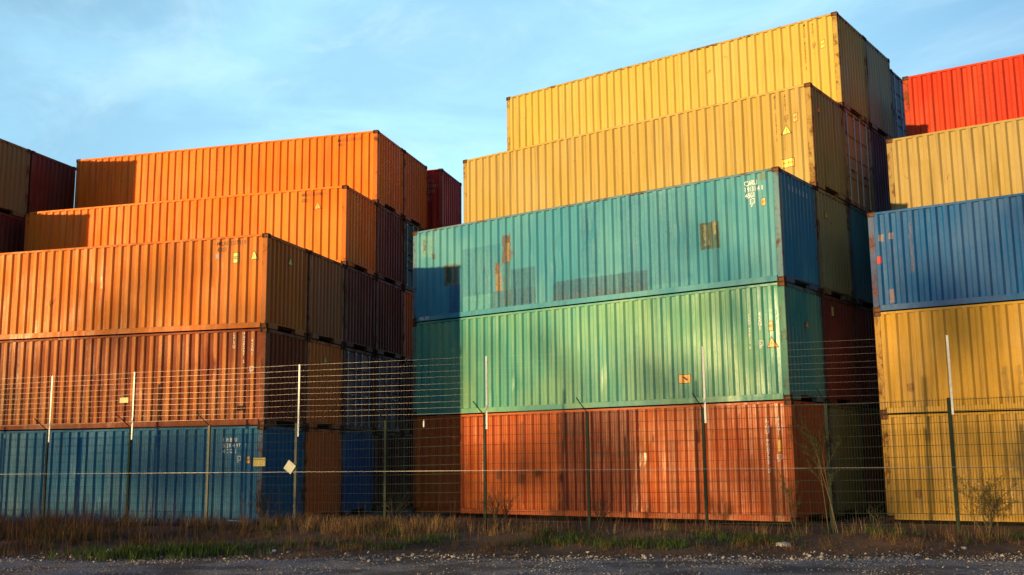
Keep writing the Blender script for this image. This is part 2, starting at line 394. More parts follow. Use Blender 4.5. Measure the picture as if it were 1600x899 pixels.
def side_mesh(H, seed, n, amp):
    ds = dents(seed, H, n, amp)
    bm = bmesh.new(); px = prof_pts(); zt = H - .072; nz = 15
    zs = [ZB + (zt - ZB) * k / (nz - 1) for k in range(nz)]
    cols = []
    for a in px:
        x = -HL + PX0 + a
        cols.append([bm.verts.new((x, FACE_Y + prof(a) + dent_y(ds, a + PX0, z) + .0035 * noise.noise(Vector((a * 1.3, z * 1.1, seed))), z)) for z in zs])
    for i in range(len(px) - 1):
        for k in range(nz - 1):
            bm.faces.new((cols[i][k], cols[i + 1][k], cols[i + 1][k + 1], cols[i][k + 1]))
    me = bm_mesh(bm, 'side_panel'); me['seed'] = seed
    DENT[me.name] = (ds, seed)
    return me
def surf_y(me, x, z):
    ds, seed = DENT[me.name]; a = x + HL - PX0
    return FACE_Y + prof(a) + dent_y(ds, a + PX0, z) + .0035 * noise.noise(Vector((a * 1.3, z * 1.1, seed)))
EP0 = .155; EN_ = 9; EPP = (W - 2 * EP0) / EN_; EPD = .045
def eprof(a):
    if a <= 0 or a >= EN_ * EPP: return 0.0
    a = a % EPP
    if a < .075: return 0.0
    if a < .125: return EPD * (a - .075) / .05
    if a < EPP - .05: return EPD
    return EPD * (EPP - a) / .05
EX = HL - .014
def end_mesh(H):
    bm = bmesh.new(); pts = [0.0]
    for k in range(EN_):
        for a in (.075, .125, EPP - .05, EPP): pts.append(k * EPP + a)
    zs = [.185, H * .35, H * .68, H - .10]; cols = []
    for a in pts:
        cols.append([bm.verts.new((EX - eprof(a), -HW + EP0 + a, z)) for z in zs])
    for i in range(len(pts) - 1):
        for k in range(3): bm.faces.new((cols[i][k], cols[i + 1][k], cols[i + 1][k + 1], cols[i][k + 1]))
    return bm_mesh(bm, 'end_panel')
def casting_mesh():
    bm = bmesh.new(); a, b, c_ = .178, .162, .118
    box(bm, -a / 2, -b / 2, -c_ / 2, a / 2, b / 2, c_ / 2)
    bm.normal_update()
    fs = [f for f in bm.faces if abs(f.normal.z) < .5]
    r = bmesh.ops.inset_individual(bm, faces=fs, thickness=.036)
    for f in fs:
        d = f.normal * -.035
        for v_ in f.verts: v_.co += d
    return bm_mesh(bm, 'corner_casting')
CAST = casting_mesh()
def post_mesh(H):
    bm = bmesh.new(); box(bm, -.078, -.072, .118, .078, .072, H - .118, .012); return bm_mesh(bm, 'corner_post')
def rail_mesh(kind, H):
    bm = bmesh.new(); x = HL - .178
    if kind == 'bottom':
        box(bm, -x, -HW + .006, .024, x, -HW + .018, .165); box(bm, -x, -HW + .018, .024, x, -HW + .11, .036); box(bm, -x, -HW + .018, .155, x, -HW + .075, .166)
    else:
        box(bm, -x, -HW + .008, H - .075, x, -HW + .075, H - .013, .006)
    return bm_mesh(bm, kind + '_rail')
def sill_mesh():
    bm = bmesh.new(); y = HW - .162
    for s_ in (-1, 1):
        box(bm, HL - .14, min(s_ * .52, s_ * y), .02, HL - .006, max(s_ * .52, s_ * y), .184)
    box(bm, HL - .14, -.52, .145, HL - .010, .52, .183)
    return bm_mesh(bm, 'end_sill')
def header_mesh(H):
    bm = bmesh.new(); y = HW - .162
    box(bm, HL - .12, -y, H - .105, HL - .007, y, H - .014, .006); return bm_mesh(bm, 'end_header')
def door_sill_mesh():
    bm = bmesh.new(); y = HW - .162
    box(bm, HL - .14, -y, .02, HL - .012, y, .16, .006); return bm_mesh(bm, 'door_sill')
def roof_mesh(H):
    bm = bmesh.new(); box(bm, -HL + .06, -HW + .074, H - .06, HL - .06, HW - .074, H - .028); return bm_mesh(bm, 'roof_panel')
def floor_mesh():
    bm = bmesh.new(); box(bm, -HL + .13, -HW + .112, .10, HL - .15, HW - .112, .16)
    for k in range(1, 12): 
        x = -HL + k * L / 12
        box(bm, x - .025, -HW + .112, .03, x + .025, HW - .112, .098)
    return bm_mesh(bm, 'floor_frame')
def door_mesh(H, sgn):
    y0, y1 = .008, HW - .165; z0, z1 = .172, H - .112
    bm = bmesh.new(); zs = [z0, z0 + .04]; d = [0, 0]; n = 4; h = (z1 - z0 - .08) / n
    for k in range(n):
        b = z0 + .04 + k * h
        if k: zs += [b - .035, b - .012, b + .012, b + .035]; d += [0, .032, .032, 0]
    zs += [z1]; d += [0]
    ya, yb = (y0, y1) if sgn > 0 else (-y1, -y0)
    cols = [[bm.verts.new((HL - .045 - q, y, z)) for z, q in zip(zs, d)] for y in (ya, ya + .05, yb - .05, yb)]
    for i in range(3):
        for k in range(len(zs) - 1): bm.faces.new((cols[i][k], cols[i + 1][k], cols[i + 1][k + 1], cols[i][k + 1]))
    box(bm, HL - .10, ya, z0, HL - .082, yb, z1)
    return bm_mesh(bm, 'door')
def rod_mesh(H, y):
    bm = bmesh.new(); tube(bm, [(HL - .022, y, .05), (HL - .022, y, H - .04)], .018, 8)
    for z in (.20, H * .34, H * .66, H - .16): box(bm, HL - .044, y - .05, z - .035, HL - .012, y + .05, z + .035, .006)
    return bm_mesh(bm, 'lock_rod')
def handle_mesh(y, sgn):
    bm = bmesh.new(); tube(bm, [(HL - .008, y, 1.12), (HL + .004, y + sgn * .1, 1.12), (HL + .002, y + sgn * .36, 1.10)], .012, 6)
    box(bm, HL - .044, y + sgn * .3 - .03, 1.07, HL - .004, y + sgn * .3 + .03, 1.14); return bm_mesh(bm, 'handle')
def hinge_mesh(y, z):
    bm = bmesh.new(); tube(bm, [(HL - .022, y, z - .06), (HL - .022, y, z + .06)], .02, 8); box(bm, HL - .043, y - (.16 if y > 0 else 0), z - .03, HL - .028, y + (0 if y > 0 else .16), z + .03)
    return bm_mesh(bm, 'hinge')
HT = {'hc': 2.896, 'std': 2.591}
SHARE = {}
for k, H in HT.items():
    d = SHARE[k] = {}
    d['side'] = [side_mesh(H, 11, 9, .022), side_mesh(H, 23, 26, .040), side_mesh(H, 37, 20, .032), side_mesh(H, 41, 3, .01)]
    d['end'] = end_mesh(H); d['post'] = post_mesh(H); d['top'] = rail_mesh('top', H); d['header'] = header_mesh(H); d['roof'] = roof_mesh(H)
    d['door'] = {s_: door_mesh(H, s_) for s_ in (-1, 1)}
    d['rods'] = {y: rod_mesh(H, y) for y in (-.84, -.24, .24, .84)}
    d['hinges'] = {(s_, i): hinge_mesh(s_ * (HW - .17), .35 + i * (H - .75) / 3) for s_ in (-1, 1) for i in range(4)}
HAND = {y: handle_mesh(y, s_) for y, s_ in ((-.84, 1), (-.24, -1), (.24, 1), (.84, -1))}
BOT = rail_mesh('bottom', 0); SILL = sill_mesh(); DSILL = door_sill_mesh(); FLOOR = floor_mesh()

def st_rail(key): return key not in ('yellow_top', 'teal')
def container(loc, yaw, size, key, right, label, group, side=0, hidden=False):
    t = empty('shipping_container', loc, yaw)
    tag(t, label, 'container', group)
    d = SHARE[size]; H = HT[size]; bmt, pmt, fmt = body_mat(key), plain_mat(key), frame_mat(key)
    def P(name, me, mat, x=0, y=0, z=0, rz=0, parent=None):
        o = link(name, me, parent or t, mat)
        if x or y or z: o.location = (x, y, z)
        if rz: o.rotation_euler = (0, 0, rz)
        return o
    t['front'] = P('side_panel', d['side'][side], bmt).name
    P('side_panel', d['side'][3], pmt, rz=math.pi)
    P('roof_panel', d['roof'], pmt); P('floor_frame', FLOOR, DARK)
    for rz in (0, math.pi):
        P('bottom_rail', BOT, pmt, rz=rz); P('top_rail', d['top'], pmt if st_rail(key) else fmt, rz=rz)
    for sx in (-1, 1):
        for s_ in (-1, 1):
            P('corner_post', d['post'], fmt, sx * (HL - .085), s_ * (HW - .080))
            for z in (.059, H - .059): P('corner_casting', CAST, RUSTY, sx * (HL - .089), s_ * (HW - .081), z)
    P('end_panel', d['end'], pmt, rz=math.pi); P('end_sill', SILL, fmt, rz=math.pi); P('end_header', d['header'], fmt, rz=math.pi)
    P('end_header', d['header'], fmt)
    if right == 'end':
        P('end_panel', d['end'], pmt); P('end_sill', SILL, fmt)
    else:
        P('door_sill', DSILL, fmt)
        for s_ in (-1, 1):
            dr = P('door', d['door'][s_], pmt)
            for y in d['rods']:
                if y * s_ > 0:
                    P('lock_rod', d['rods'][y], ROD, parent=dr); P('handle', HAND[y], ROD, parent=dr)
            for i in range(4): P('hinge', d['hinges'][(s_, i)], fmt, parent=dr)
    return t

STK = {'M': (0.0, 0.0, 0.0, 2.4847, .0772, 'hc'), 'L': (-12.178, -5.841, .3699, 2.5136, 0.0, 'std'), 'R': (1.3206 + 0.0, 2.4545, .0551, 2.50, .0467, 'std'), 'F': (-24.59, -9.55, .3699, 2.5136, 0.0, 'std')}
BOX = {}
def put(st, row, lev, key, right, label, side=0, size=None, du=0.0, dv=0.0, group=None):
    ox, oy, yw, pw, z0, sz = STK[st]
    c_, s_ = math.cos(yw), math.sin(yw)
    # a little play in how the crane set each box down
    r = random.Random(hash((row, lev, ord(st))) & 0xffff)
    u = du + (L / 2 if st == 'R' else -L / 2) + r.uniform(-.012, .012); v = row * pw + W / 2 + dv + r.uniform(-.006, .006)
    z = z0 + lev * HT[sz]
    sz2 = size or sz
    hid = label is None
    if hid:
        label = 'shipping container buried inside a stack behind other containers'; group = 'containers buried inside the stacks'
    o = container((ox + u * c_ - v * s_, oy + u * s_ + v * c_, z), yw, sz2, key, right, label, group or {'M': 'containers of the middle stack', 'L': 'containers of the left stack', 'R': 'containers of the right stack', 'F': 'containers of the far left stack'}[st], side, hid)
    BOX[(st, row, lev)] = o
    return o

# middle stack (rows go away from the camera, levels go up)
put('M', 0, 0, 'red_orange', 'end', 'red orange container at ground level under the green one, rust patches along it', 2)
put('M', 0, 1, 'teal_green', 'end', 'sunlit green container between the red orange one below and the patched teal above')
put('M', 0, 2, 'teal', 'end', 'teal container with rust holes and grey repainted patches, third up in the middle stack', 1)
put('M', 1, 3, 'yellow', 'end', 'long dull yellow container resting just above the patched teal one, triangle sticker at right')
put('M', 2, 4, 'yellow_top', 'end', 'topmost bright yellow container of the middle stack, rust specks along its bottom', 2)
put('M', 1, 0, 'olive', 'end', 'olive green container end at ground level in the shaded gap beside the red orange one')
put('M', 1, 1, 'maroon', 'end', 'dark maroon container end in the gap to the right of the green container')
put('M', 1, 2, 'olive_yellow', 'end', 'dull olive yellow container end right behind the patched teal container')
put('M', 2, 2, 'dark_teal', 'end', 'dark teal container end in the narrow gap left of the blue container')
put('M', 2, 3, 'yellow_door', 'door', 'yellow container showing its two doors with lock rods high in the middle stack')
put('M', 3, 3, 'purple', 'end', 'purple brown container end beside the yellow doors high in the middle stack')
put('M', 3, 4, 'sand', 'end', 'sand coloured container end behind the topmost yellow container')
put('M', 4, 4, 'grey', 'door', 'blue grey container with doors at the far back of the top row', size='std')
for a in ((2, 0), (2, 1), (3, 0), (3, 1), (3, 2), (4, 0), (4, 1), (4, 2), (4, 3)): put('M', a[0], a[1], 'maroon', 'end', None)
# left stack
put('L', 0, 0, 'blue', 'end', 'blue container at ground level of the left stack behind the fence, white number at right')
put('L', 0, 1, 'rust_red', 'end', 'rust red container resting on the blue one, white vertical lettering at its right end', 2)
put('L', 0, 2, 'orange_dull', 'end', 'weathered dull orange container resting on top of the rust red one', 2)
put('L', 2, 3, 'orange', 'end', 'bright orange container of the second highest level with one small yellow triangle', 0)
put('L', 3, 4, 'orange', 'end', 'topmost bright orange container of the left stack against the sky')
put('L', 1, 0, 'orange_red', 'end', 'orange red container end at ground level between two blue ends')
put('L', 2, 0, 'deep_blue', 'end', 'dark blue container end at ground level right of the orange red end')
put('L', 3, 0, 'maroon', 'end', 'very dark container end at ground level deepest in the gap beside the red orange one')
put('L', 1, 1, 'orange_red', 'end', 'orange container end standing above the orange red end and below a brown one')
put('L', 2, 1, 'plum_door', 'door', 'dark plum container with pale lock rods on its doors in the shaded gap')
put('L', 3, 1, 'rust_door', 'door', 'rust red container doors deepest in the shaded gap left of the green container')
put('L', 1, 2, 'brown_orange', 'end', 'brown orange container end right behind the weathered dull orange container')
put('L', 2, 2, 'maroon', 'end', 'dark maroon container end under the lower bright orange container')
put('L', 3, 2, 'maroon', 'end', 'maroon container end with pale scratches, just left of the patched teal container')
put('L', 4, 2, 'orange_red', 'end', 'sliver of an orange container end touching the outline of the patched teal container')
put('L', 3, 3, 'maroon', 'end', 'dark maroon container end under the topmost bright orange container')
put('L', 4, 3, 'dark_green', 'door', 'blackish green container doors half hidden behind the patched teal container')
put('L', 4, 4, 'orange_red', 'end', 'shaded orange container end between the topmost bright orange and the dark red ones')
put('L', 5, 4, 'dark_red', 'end', 'dark red container on the top level with faded white number, jutting out at the back', du=.47, dv=.33)
for a in ((4, 0), (4, 1), (5, 0), (5, 1), (5, 2), (5, 3)): put('L', a[0], a[1], 'maroon', 'end', None, du=.3 if a[0] == 5 else 0, dv=.3 if a[0] == 5 else 0)
# right stack
put('R', 0, 0, 'gold', 'end', 'golden yellow container at ground level of the right stack behind a bare shrub', 2)
put('R', 0, 1, 'gold', 'end', 'golden yellow container directly under the blue container of the right stack')
put('R', 0, 2, 'royal_blue', 'end', 'blue container of the right stack with a small red spot near its left post')
put('R', 1, 3, 'yellow_pale', 'end', 'pale yellow container between the blue one below and the red one above', 2)
put('R', 2, 4, 'bright_red', 'end', 'bright red container on the top of the right stack')
for a in ((1, 0), (1, 1), (1, 2), (2, 0), (2, 1), (2, 2), (2, 3)): put('R', a[0], a[1], 'maroon', 'end', None)
# far left stack
put('F', 1, 4, 'beige', 'end', 'beige brown container end at the left picture edge on the top level')
put('F', 2, 4, 'maroon', 'end', 'dark maroon container end between the beige end and the topmost orange container')
put('F', 1, 3, 'maroon', 'end', 'shaded dark red container end at the left picture edge under the beige one')
put('F', 0, 3, 'maroon', 'end', None); put('F', 2, 3, 'maroon', 'end', None)
for a in ((0, 0), (1, 0), (2, 0), (0, 1), (1, 1), (2, 1), (0, 2), (1, 2), (2, 2)): put('F', a[0], a[1], 'maroon', 'end', None)

# ------------------------------------------------------------------ markings on the containers
def breaks():
    out = []
    for k in range(NP):
        for a in (.0, .092, .142, .2327): out.append(-HL + PX0 + k * PP + a)
    out += [-HL + PX0, HL - PX0]
    return out
BRK = breaks()
def conform(bm, pme, off=.004):
    xs_ = [v_.co.x for v_ in bm.verts]; lo, hi = min(xs_), max(xs_)
    for b in BRK:
        if lo < b < hi:
            bmesh.ops.bisect_plane(bm, geom=bm.verts[:] + bm.edges[:] + bm.faces[:], dist=1e-5, plane_co=(b, 0, 0), plane_no=(1, 0, 0))
    for v_ in bm.verts:
        v_.co.y = min(surf_y(pme, v_.co.x, v_.co.z), surf_y(pme, v_.co.x, v_.co.z)) - off
def flat_text(body, h, wscale=.75, spacing=1.0):
    cu = bpy.data.curves.new('lettering', 'FONT'); cu.body = body; cu.size = h / .70; cu.space_character = spacing
    cu.resolution_u = 3; cu.offset = .02 * cu.size
    o = bpy.data.objects.new('lettering', cu); C.objects.link(o)
    bpy.context.view_layer.update()
    dg = bpy.context.evaluated_depsgraph_get()
    me_ = bpy.data.meshes.new_from_object(o.evaluated_get(dg))
    bpy.data.objects.remove(o); bpy.data.curves.remove(cu)
    bm = bmesh.new(); bm.from_mesh(me_); bpy.data.meshes.remove(me_)
    for v_ in bm.verts: v_.co.x *= wscale
    return bm
def to_panel(bm, u, z, box_, vertical_off=0):
    """u is measured from the right end of the container (negative), z from its base; the text plane XY becomes XZ"""
    for v_ in bm.verts: v_.co = Vector((v_.co.x + HL + u, 0, v_.co.y + z))
def mark(box_, name, bm, mat, off=.004, front=True):
    pme = bpy.data.objects[box_['front']].data
    if front: conform(bm, pme, off)
    bmesh.ops.recalc_face_normals(bm, faces=bm.faces)
    o = link(name, bm_mesh(bm, name), box_, mat)
    return o
def write(box_, body, u, z_top, h, mat, ws=.75, sp=1.0, name='number_marking'):
    bm = flat_text(body, h, ws, sp); to_panel(bm, u, z_top - h, box_); return mark(box_, name, bm, mat)
def write_down(box_, body, u, z_top, z_bot, h, mat, name='number_marking', ws=.8):
    bm = bmesh.new(); n = len(body); st = (z_top - z_bot) / n
    for i, ch in enumerate(body):
        if ch == ' ': continue
        t_ = flat_text(ch, min(h, st * .82), ws)
        xs_ = [v_.co.x for v_ in t_.verts]; cx = (min(xs_) + max(xs_)) / 2
        to_panel(t_, u, z_top - i * st - min(h, st * .82), box_)
        for v_ in t_.verts: v_.co.x -= cx
        me_ = bm_mesh(t_, 'tmp'); bm.from_mesh(me_); bpy.data.meshes.remove(me_)
    return mark(box_, name, bm, mat)
def quad(u0, z0, u1, z1):
    bm = bmesh.new(); n = 4
    vs = [[bm.verts.new((HL + u, 0, z0 + (z1 - z0) * k / n)) for k in range(n + 1)] for u in (u0, u1)]
    for k in range(n): bm.faces.new((vs[0][k], vs[1][k], vs[1][k + 1], vs[0][k + 1]))
    return bm
def sticker(box_, u0, z0, u1, z1, mat, text=None, name='sticker', tmat=None):
    e = .014
    b_ = mark(box_, name, quad(u0 - e, z0 - e, u1 + e, z1 + e), BLACK, .003)
    o = link('sticker_face', None, b_) if False else None
    bm = quad(u0, z0, u1, z1); pme = bpy.data.objects[box_['front']].data; conform(bm, pme, .005)
    link('sticker_face', bm_mesh(bm, 'sticker_face'), b_, mat)
    if text:
        bm = flat_text(text, (z1 - z0) * .3, .7)
        xs_ = [v_.co.x for v_ in bm.verts]; ys_ = [v_.co.y for v_ in bm.verts]
        k = min(1, (u1 - u0) * .85 / (max(xs_) - min(xs_)))
        for v_ in bm.verts:
            v_.co.x = (v_.co.x - (min(xs_) + max(xs_)) / 2) * k; v_.co.y -= (min(ys_) + max(ys_)) / 2
        to_panel(bm, (u0 + u1) / 2, (z0 + z1) / 2, box_); conform(bm, pme, .007)
        link('lettering', bm_mesh(bm, 'lettering'), b_, tmat or BLACK)
    return b_
def tri_bm(uc, z0, w, h):
    bm = bmesh.new(); n = 6
    rows_ = []
    for k in range(n):
        q = k / n; rows_.append([bm.verts.new((HL + uc + s_ * w / 2 * (1 - q), 0, z0 + h * q)) for s_ in (-1, 1)])
    top = bm.verts.new((HL + uc, 0, z0 + h))
    for k in range(n - 1): bm.faces.new((rows_[k][0], rows_[k][1], rows_[k + 1][1], rows_[k + 1][0]))
    bm.faces.new((rows_[-1][0], rows_[-1][1], top))
    return bm
def triangle(box_, uc, z0, w, h, mat):
    b_ = mark(box_, 'warning_triangle', tri_bm(uc, z0 - .018, w + .06, h + .055), BLACK, .003)
    pme = bpy.data.objects[box_['front']].data
    bm = tri_bm(uc, z0, w, h); conform(bm, pme, .005); link('sticker_face', bm_mesh(bm, 'sticker_face'), b_, mat)
    bm = flat_text('!', h * .45, .8); to_panel(bm, uc - .015, z0 + .03, box_); conform(bm, pme, .007); link('lettering', bm_mesh(bm, 'lettering'), b_, BLACK)
def emblem(box_, u0, z0, u1, z1, mat):
    """small stencilled approval box: frame, two letters, number under it"""
    w = u1 - u0; zm = z0 + (z1 - z0) * .36; t_ = w * .11
    bm = bmesh.new()
    for q in ((u0, zm, u1, zm + t_), (u0, z1 - t_, u1, z1), (u0, zm + t_, u0 + t_, z1 - t_), (u1 - t_, zm + t_, u1, z1 - t_)):
        b2 = quad(*q); m_ = bm_mesh(b2, 'tmp'); bm.from_mesh(m_); bpy.data.meshes.remove(m_)
    for tx, uu, zz, hh in (('ic', u0 + w * .27, zm + (z1 - zm) * .26, (z1 - zm) * .5), ('87', u0 + w * .16, z0, (zm - z0) * .8)):
        b2 = flat_text(tx, hh, .8); to_panel(b2, uu, zz, box_); m_ = bm_mesh(b2, 'tmp'); bm.from_mesh(m_); bpy.data.meshes.remove(m_)
    mark(box_, 'approval_emblem', bm, mat)

B = BOX[('M', 0, 2)]
write(B, 'CARU', -.93, 2.66, .125, WHITE, .72); write(B, '191314 0', -.94, 2.50, .125, WHITE, .68, 1.12); write(B, '45G1', -.92, 2.345, .125, WHITE, .68)
emblem(B, -.81, 1.98, -.67, 2.19, WHITE); sticker(B, -.50, 1.97, -.39, 2.15, STICK_O, "9'6\"")
bm = quad(-.53, 2.62, -.34, 2.80); mark(B, 'repair_plate', bm, simple('primer_plate', (.12, .20, .17), .7))
bm = flat_text('HEL 501', .085, .95); 
for v_ in bm.verts: v_.co = Vector((v_.co.x + HL - 11.9, -HW + .003, v_.co.y + .06))
link('rail_marking', bm_mesh(bm, 'rail_marking'), B, WHITE)
B = BOX[('M', 0, 1)]
write_down(B, 'CARU 498712 0', -.97, 2.16, 1.29, .085, WHITE, ws=1.1); write_down(B, '45G1', -.69, 2.19, 1.72, .11, WHITE, ws=1.0)
emblem(B, -.75, 1.29, -.62, 1.48, WHITE); sticker(B, -.46, 1.71, -.36, 1.93, STICK_O, "9'6\""); triangle(B, -.40, 1.31, .25, .22, STICK_O)
sg = sticker(B, -2.97, .55, -2.65, .76, STICK_O)
bm = bmesh.new(); w_ = [(-2.88, .70), (-2.84, .715), (-2.74, .635), (-2.74, .615), (-2.79, .62), (-2.84, .66)]
bm.faces.new([bm.verts.new((HL + a, 0, b)) for a, b in w_]); conform(bm, bpy.data.objects[B['front']].data, .007); link('pictogram', bm_mesh(bm, 'pictogram'), sg, BLACK)
B = BOX[('M', 0, 0)]
write_down(B, 'TTNU 908733 0', -.65, 2.50, 1.15, .1, WHITE, ws=1.1); write_down(B, '45G1', -.36, 2.50, 2.05, .1, WHITE)
emblem(B, -.43, 1.42, -.31, 1.60, WHITE); mark(B, 'sticker', quad(-.385, 1.68, -.325, 1.94), STICK_Y)
B = BOX[('M', 1, 3)]
write_down(B, 'MSCU 137417 5', -1.05, 2.75, 1.42, .09, BROWNI); write_down(B, '45G1', -.76, 2.72, 2.24, .1, BROWNI)
emblem(B, -.81, 1.92, -.68, 2.11, BROWNI); sticker(B, -.55, 1.90, -.42, 2.12, STICK_O, "9'6\""); triangle(B, -.76, 1.60, .26, .24, STICK_Y)
sticker(B, -.93, .66, -.59, .88, STICK_Y, '9\'6" HIGH', tmat=simple('red_lettering', (.55, .1, .02), .5))
B = BOX[('M', 2, 4)]
write_down(B, 'MSCU 826342 3', -1.02, 2.77, 1.30, .09, BROWNI); write_down(B, '45G1', -.77, 2.74, 2.28, .1, BROWNI)
emblem(B, -.80, 1.93, -.69, 2.11, BROWNI); sticker(B, -.55, 1.90, -.42, 2.12, STICK_Y, "9'6\"")
B = BOX[('L', 0, 2)]
write(B, 'MLRU 122711 0', -1.55, 2.45, .115, BROWNI, .78, 1.05); write(B, '42G1', -1.54, 2.28, .115, BROWNI, .8)
mark(B, 'weight_plate', quad(-1.59, 1.97, -1.46, 2.11), simple('faded_plate', (.5, .34, .3), .6)); sticker(B, -1.06, 1.83, -.89, 2.10, STICK_YG, 'CSC'); triangle(B, -.41, 1.90, .22, .21, STICK_YG)
B = BOX[('L', 2, 3)]
write(B, 'MAXU 120461 2', -1.61, 2.44, .11, BROWNI, .78, 1.05); write(B, '42G1', -1.61, 2.25, .11, BROWNI, .8); triangle(B, -1.03, 1.90, .24, .22, STICK_O)
B = BOX[('L', 3, 4)]
write(B, 'MAXU 122716 0', -1.51, 2.40, .11, BROWNI, .78, 1.03); write(B, '42G1', -1.49, 2.24, .1, BROWNI, .8)
B = BOX[('L', 0, 1)]
write_down(B, 'LPSU', -.96, 2.50, 2.06, .1, WHITE); write_down(B, '4028267 2', -.66, 2.50, 1.66, .09, WHITE); write_down(B, '42G1', -.41, 2.31, 1.84, .09, WHITE); emblem(B, -.50, 1.39, -.36, 1.58, WHITE)
B = BOX[('L', 0, 0)]
write(B, 'INBU', -1.19, 2.28, .10, WHITE, .75, 1.95); write(B, '520497 1', -1.19, 2.13, .10, WHITE, .75, 1.75); write(B, '42G1', -1.19, 1.98, .10, WHITE, .75, 1.95)
emblem(B, -.78, 1.62, -.64, 1.80, WHITE); sticker(B, -.49, 1.61, -.37, 1.78, STICK_O, 'CSC')
B = BOX[('L', 5, 4)]
write(B, 'TTU', -.62, 2.19, .13, GHOST, .75); write(B, '55184 0', -.62, 1.99, .13, GHOST, .75); write(B, '22G1', -.62, 1.78, .13, GHOST, .75); emblem(B, -.62, 1.28, -.46, 1.5, GHOST)
def end_tri(box_, v0, z0, w, h, mat, name='warning_triangle'):
    def tri(w_, h_, zz, x):
        bm = bmesh.new(); y = -HW + v0
        bm.faces.new([bm.verts.new((x, y - w_ / 2, zz)), bm.verts.new((x, y + w_ / 2, zz)), bm.verts.new((x, y, zz + h_))]); return bm
    a = link(name, bm_mesh(tri(w + .05, h + .045, z0 - .014, EX + .004), name), box_, BLACK); link('sticker_face', bm_mesh(tri(w, h, z0, EX + .007), 'sticker_face'), a, mat)
end_tri(BOX[('L', 0, 2)], 1.35, 1.95, .2, .19, STICK_YG); end_tri(BOX[('M', 0, 1)], 1.36, 1.88, .2, .19, STICK_O); end_tri(BOX[('L', 1, 1)], 1.18, 1.98, .2, .19, STICK_O)
end_tri(BOX[('M', 1, 3)], .54, 2.19, .17, .17, STICK_O); end_tri(BOX[('M', 1, 2)], .66, 2.14, .2, .19, STICK_O)
def end_quad(box_, v0, z0, v1, z1, mat, name='sticker'):
    bm = bmesh.new(); box(bm, EX + .002, -HW + v0, z0, EX + .006, -HW + v1, z1); link(name, bm_mesh(bm, name), box_, mat)
end_quad(BOX[('M', 1, 1)], .68, 2.36, .82, 2.60, STICK_YG)
B = BOX[('M', 2, 3)]
dr = [o for o in B.children if o.name.startswith('door') and not o.name.startswith('door_sill')][0]
bm = flat_text('22', .3, .8)
for v_ in bm.verts: v_.co = Vector((HL - .042, -1.02 + v_.co.x, 2.15 + v_.co.y))
link('number_marking', bm_mesh(bm, 'number_marking'), dr, BLACK)
# seven short white strokes near the top of the teal end
bm = bmesh.new()
for k in range(9):
    y = -HW + EP0 + .037 + k * EPP
    if 1 < k < 8: box(bm, EX + .001, y - .012, 2.42, EX + .004, y + .012, 2.56)
link('painted_dashes', bm_mesh(bm, 'painted_dashes'), BOX[('M', 0, 2)], WHITE)

# ------------------------------------------------------------------ fence
GREENP = paint('green_coated_steel', (.016, .030, .020), fade=.1, dirt=.3, rust=.1, rough=.6, spec=.1)
WEATH = paint('weathered_steel_post', (.13, .12, .06), fade=.3, dirt=.4, rust=.2, rough=.5)
fence = empty('mesh_fence', (FP0.x, FP0.y, 0), FA)
tag(fence, 'green wire mesh security fence with steel posts and wire strands in front of the containers', 'fence')
TOPZ = {0: 2.51, 1: 2.54, 2: 2.54, 3: 2.53, 4: 2.55, 5: 2.61, 6: 2.62, 7: 2.64, 8: 2.66, 9: 2.70}
OFFX = {0: -.04, 1: 1.04, 2: 2.01, 3: 3.02, 4: 3.99, 5: 5.0, 6: 5.98, 7: 7.01, 8: 8.03, 9: 8.98}
def topz(i): return TOPZ.get(i, 2.5 if i < 0 else 2.74)
def offx(i): return OFFX.get(i, i) * FS
def gzf(x, y=0.0):
    p = FP0 + FD * x + FN * y; return gz(p.x, p.y)
I0, I1 = -2, 12
bm = bmesh.new(); box(bm, -.03, -.03, -.3, .03, .03, 1.0, .006); 
POLE = (0, 1, 3, 5, 7, 9, 11, -2)
for i in range(I0, I1):
    x = offx(i); bm = bmesh.new(); box(bm, x - .032, -.025, gzf(x) - .3, x + .032, .025, topz(i), .006)
    for k in range(9): box(bm, x - .038, -.034, .35 + k * .25, x + .038, -.026, .38 + k * .25)
    p_ = link('post', bm_mesh(bm, 'post'), fence, WEATH if i in (2, 3) else GREENP)
    if i in POLE:
        bm = bmesh.new(); box(bm, x + .034, -.024, topz(i) - .32, x + .076, -.016, 3.90, .002); box(bm, x + .034, -.016, topz(i) - .32, x + .042, .02, 3.90)
        link('extension_pole', bm_mesh(bm, 'extension_pole'), fence, simple('pale_galvanised_pole', (.8, .78, .72), .5, .15, .2))
    if i != 3 and i != 9:
        bm = bmesh.new(); tube(bm, [(x, -.02, topz(i) - .02), (x - .13, -.36, topz(i) + .28)], .011, 6); link('outrigger', bm_mesh(bm, 'outrigger'), p_, GREENP)
def wire_between(bm, a, b, r, sag=0.0, n=2):
    pts = [Vector(a).lerp(Vector(b), k / n) + Vector((0, 0, -sag * 4 * (k / n) * (1 - k / n))) for k in range(n + 1)]
    tube(bm, pts, r, 4, False)
for i in range(I0, I1 - 1):
    x0, x1 = offx(i) + .034, offx(i + 1) - .034; zt0, zt1 = topz(i) - .04, topz(i + 1) - .04
    zb = max(gzf(x0), gzf(x1)) + .04
    bm = bmesh.new(); n = int((x1 - x0) / .05)
    for k in range(n + 1):
        x = x0 + (x1 - x0) * k / n; zt = zt0 + (zt1 - zt0) * k / n
        tube(bm, [(x, 0, zb), (x, 0, zt + .03)], .0033, 4, False)
    nh = 13
    for k in range(nh):
        q = k / (nh - 1)
        for yy in (-.009, .009): tube(bm, [(x0, yy, zb + (zt0 - zb) * q), (x1, yy, zb + (zt1 - zb) * q)], .0058, 4, False)
    link('mesh_panel', bm_mesh(bm, 'mesh_panel'), fence, GREENP)
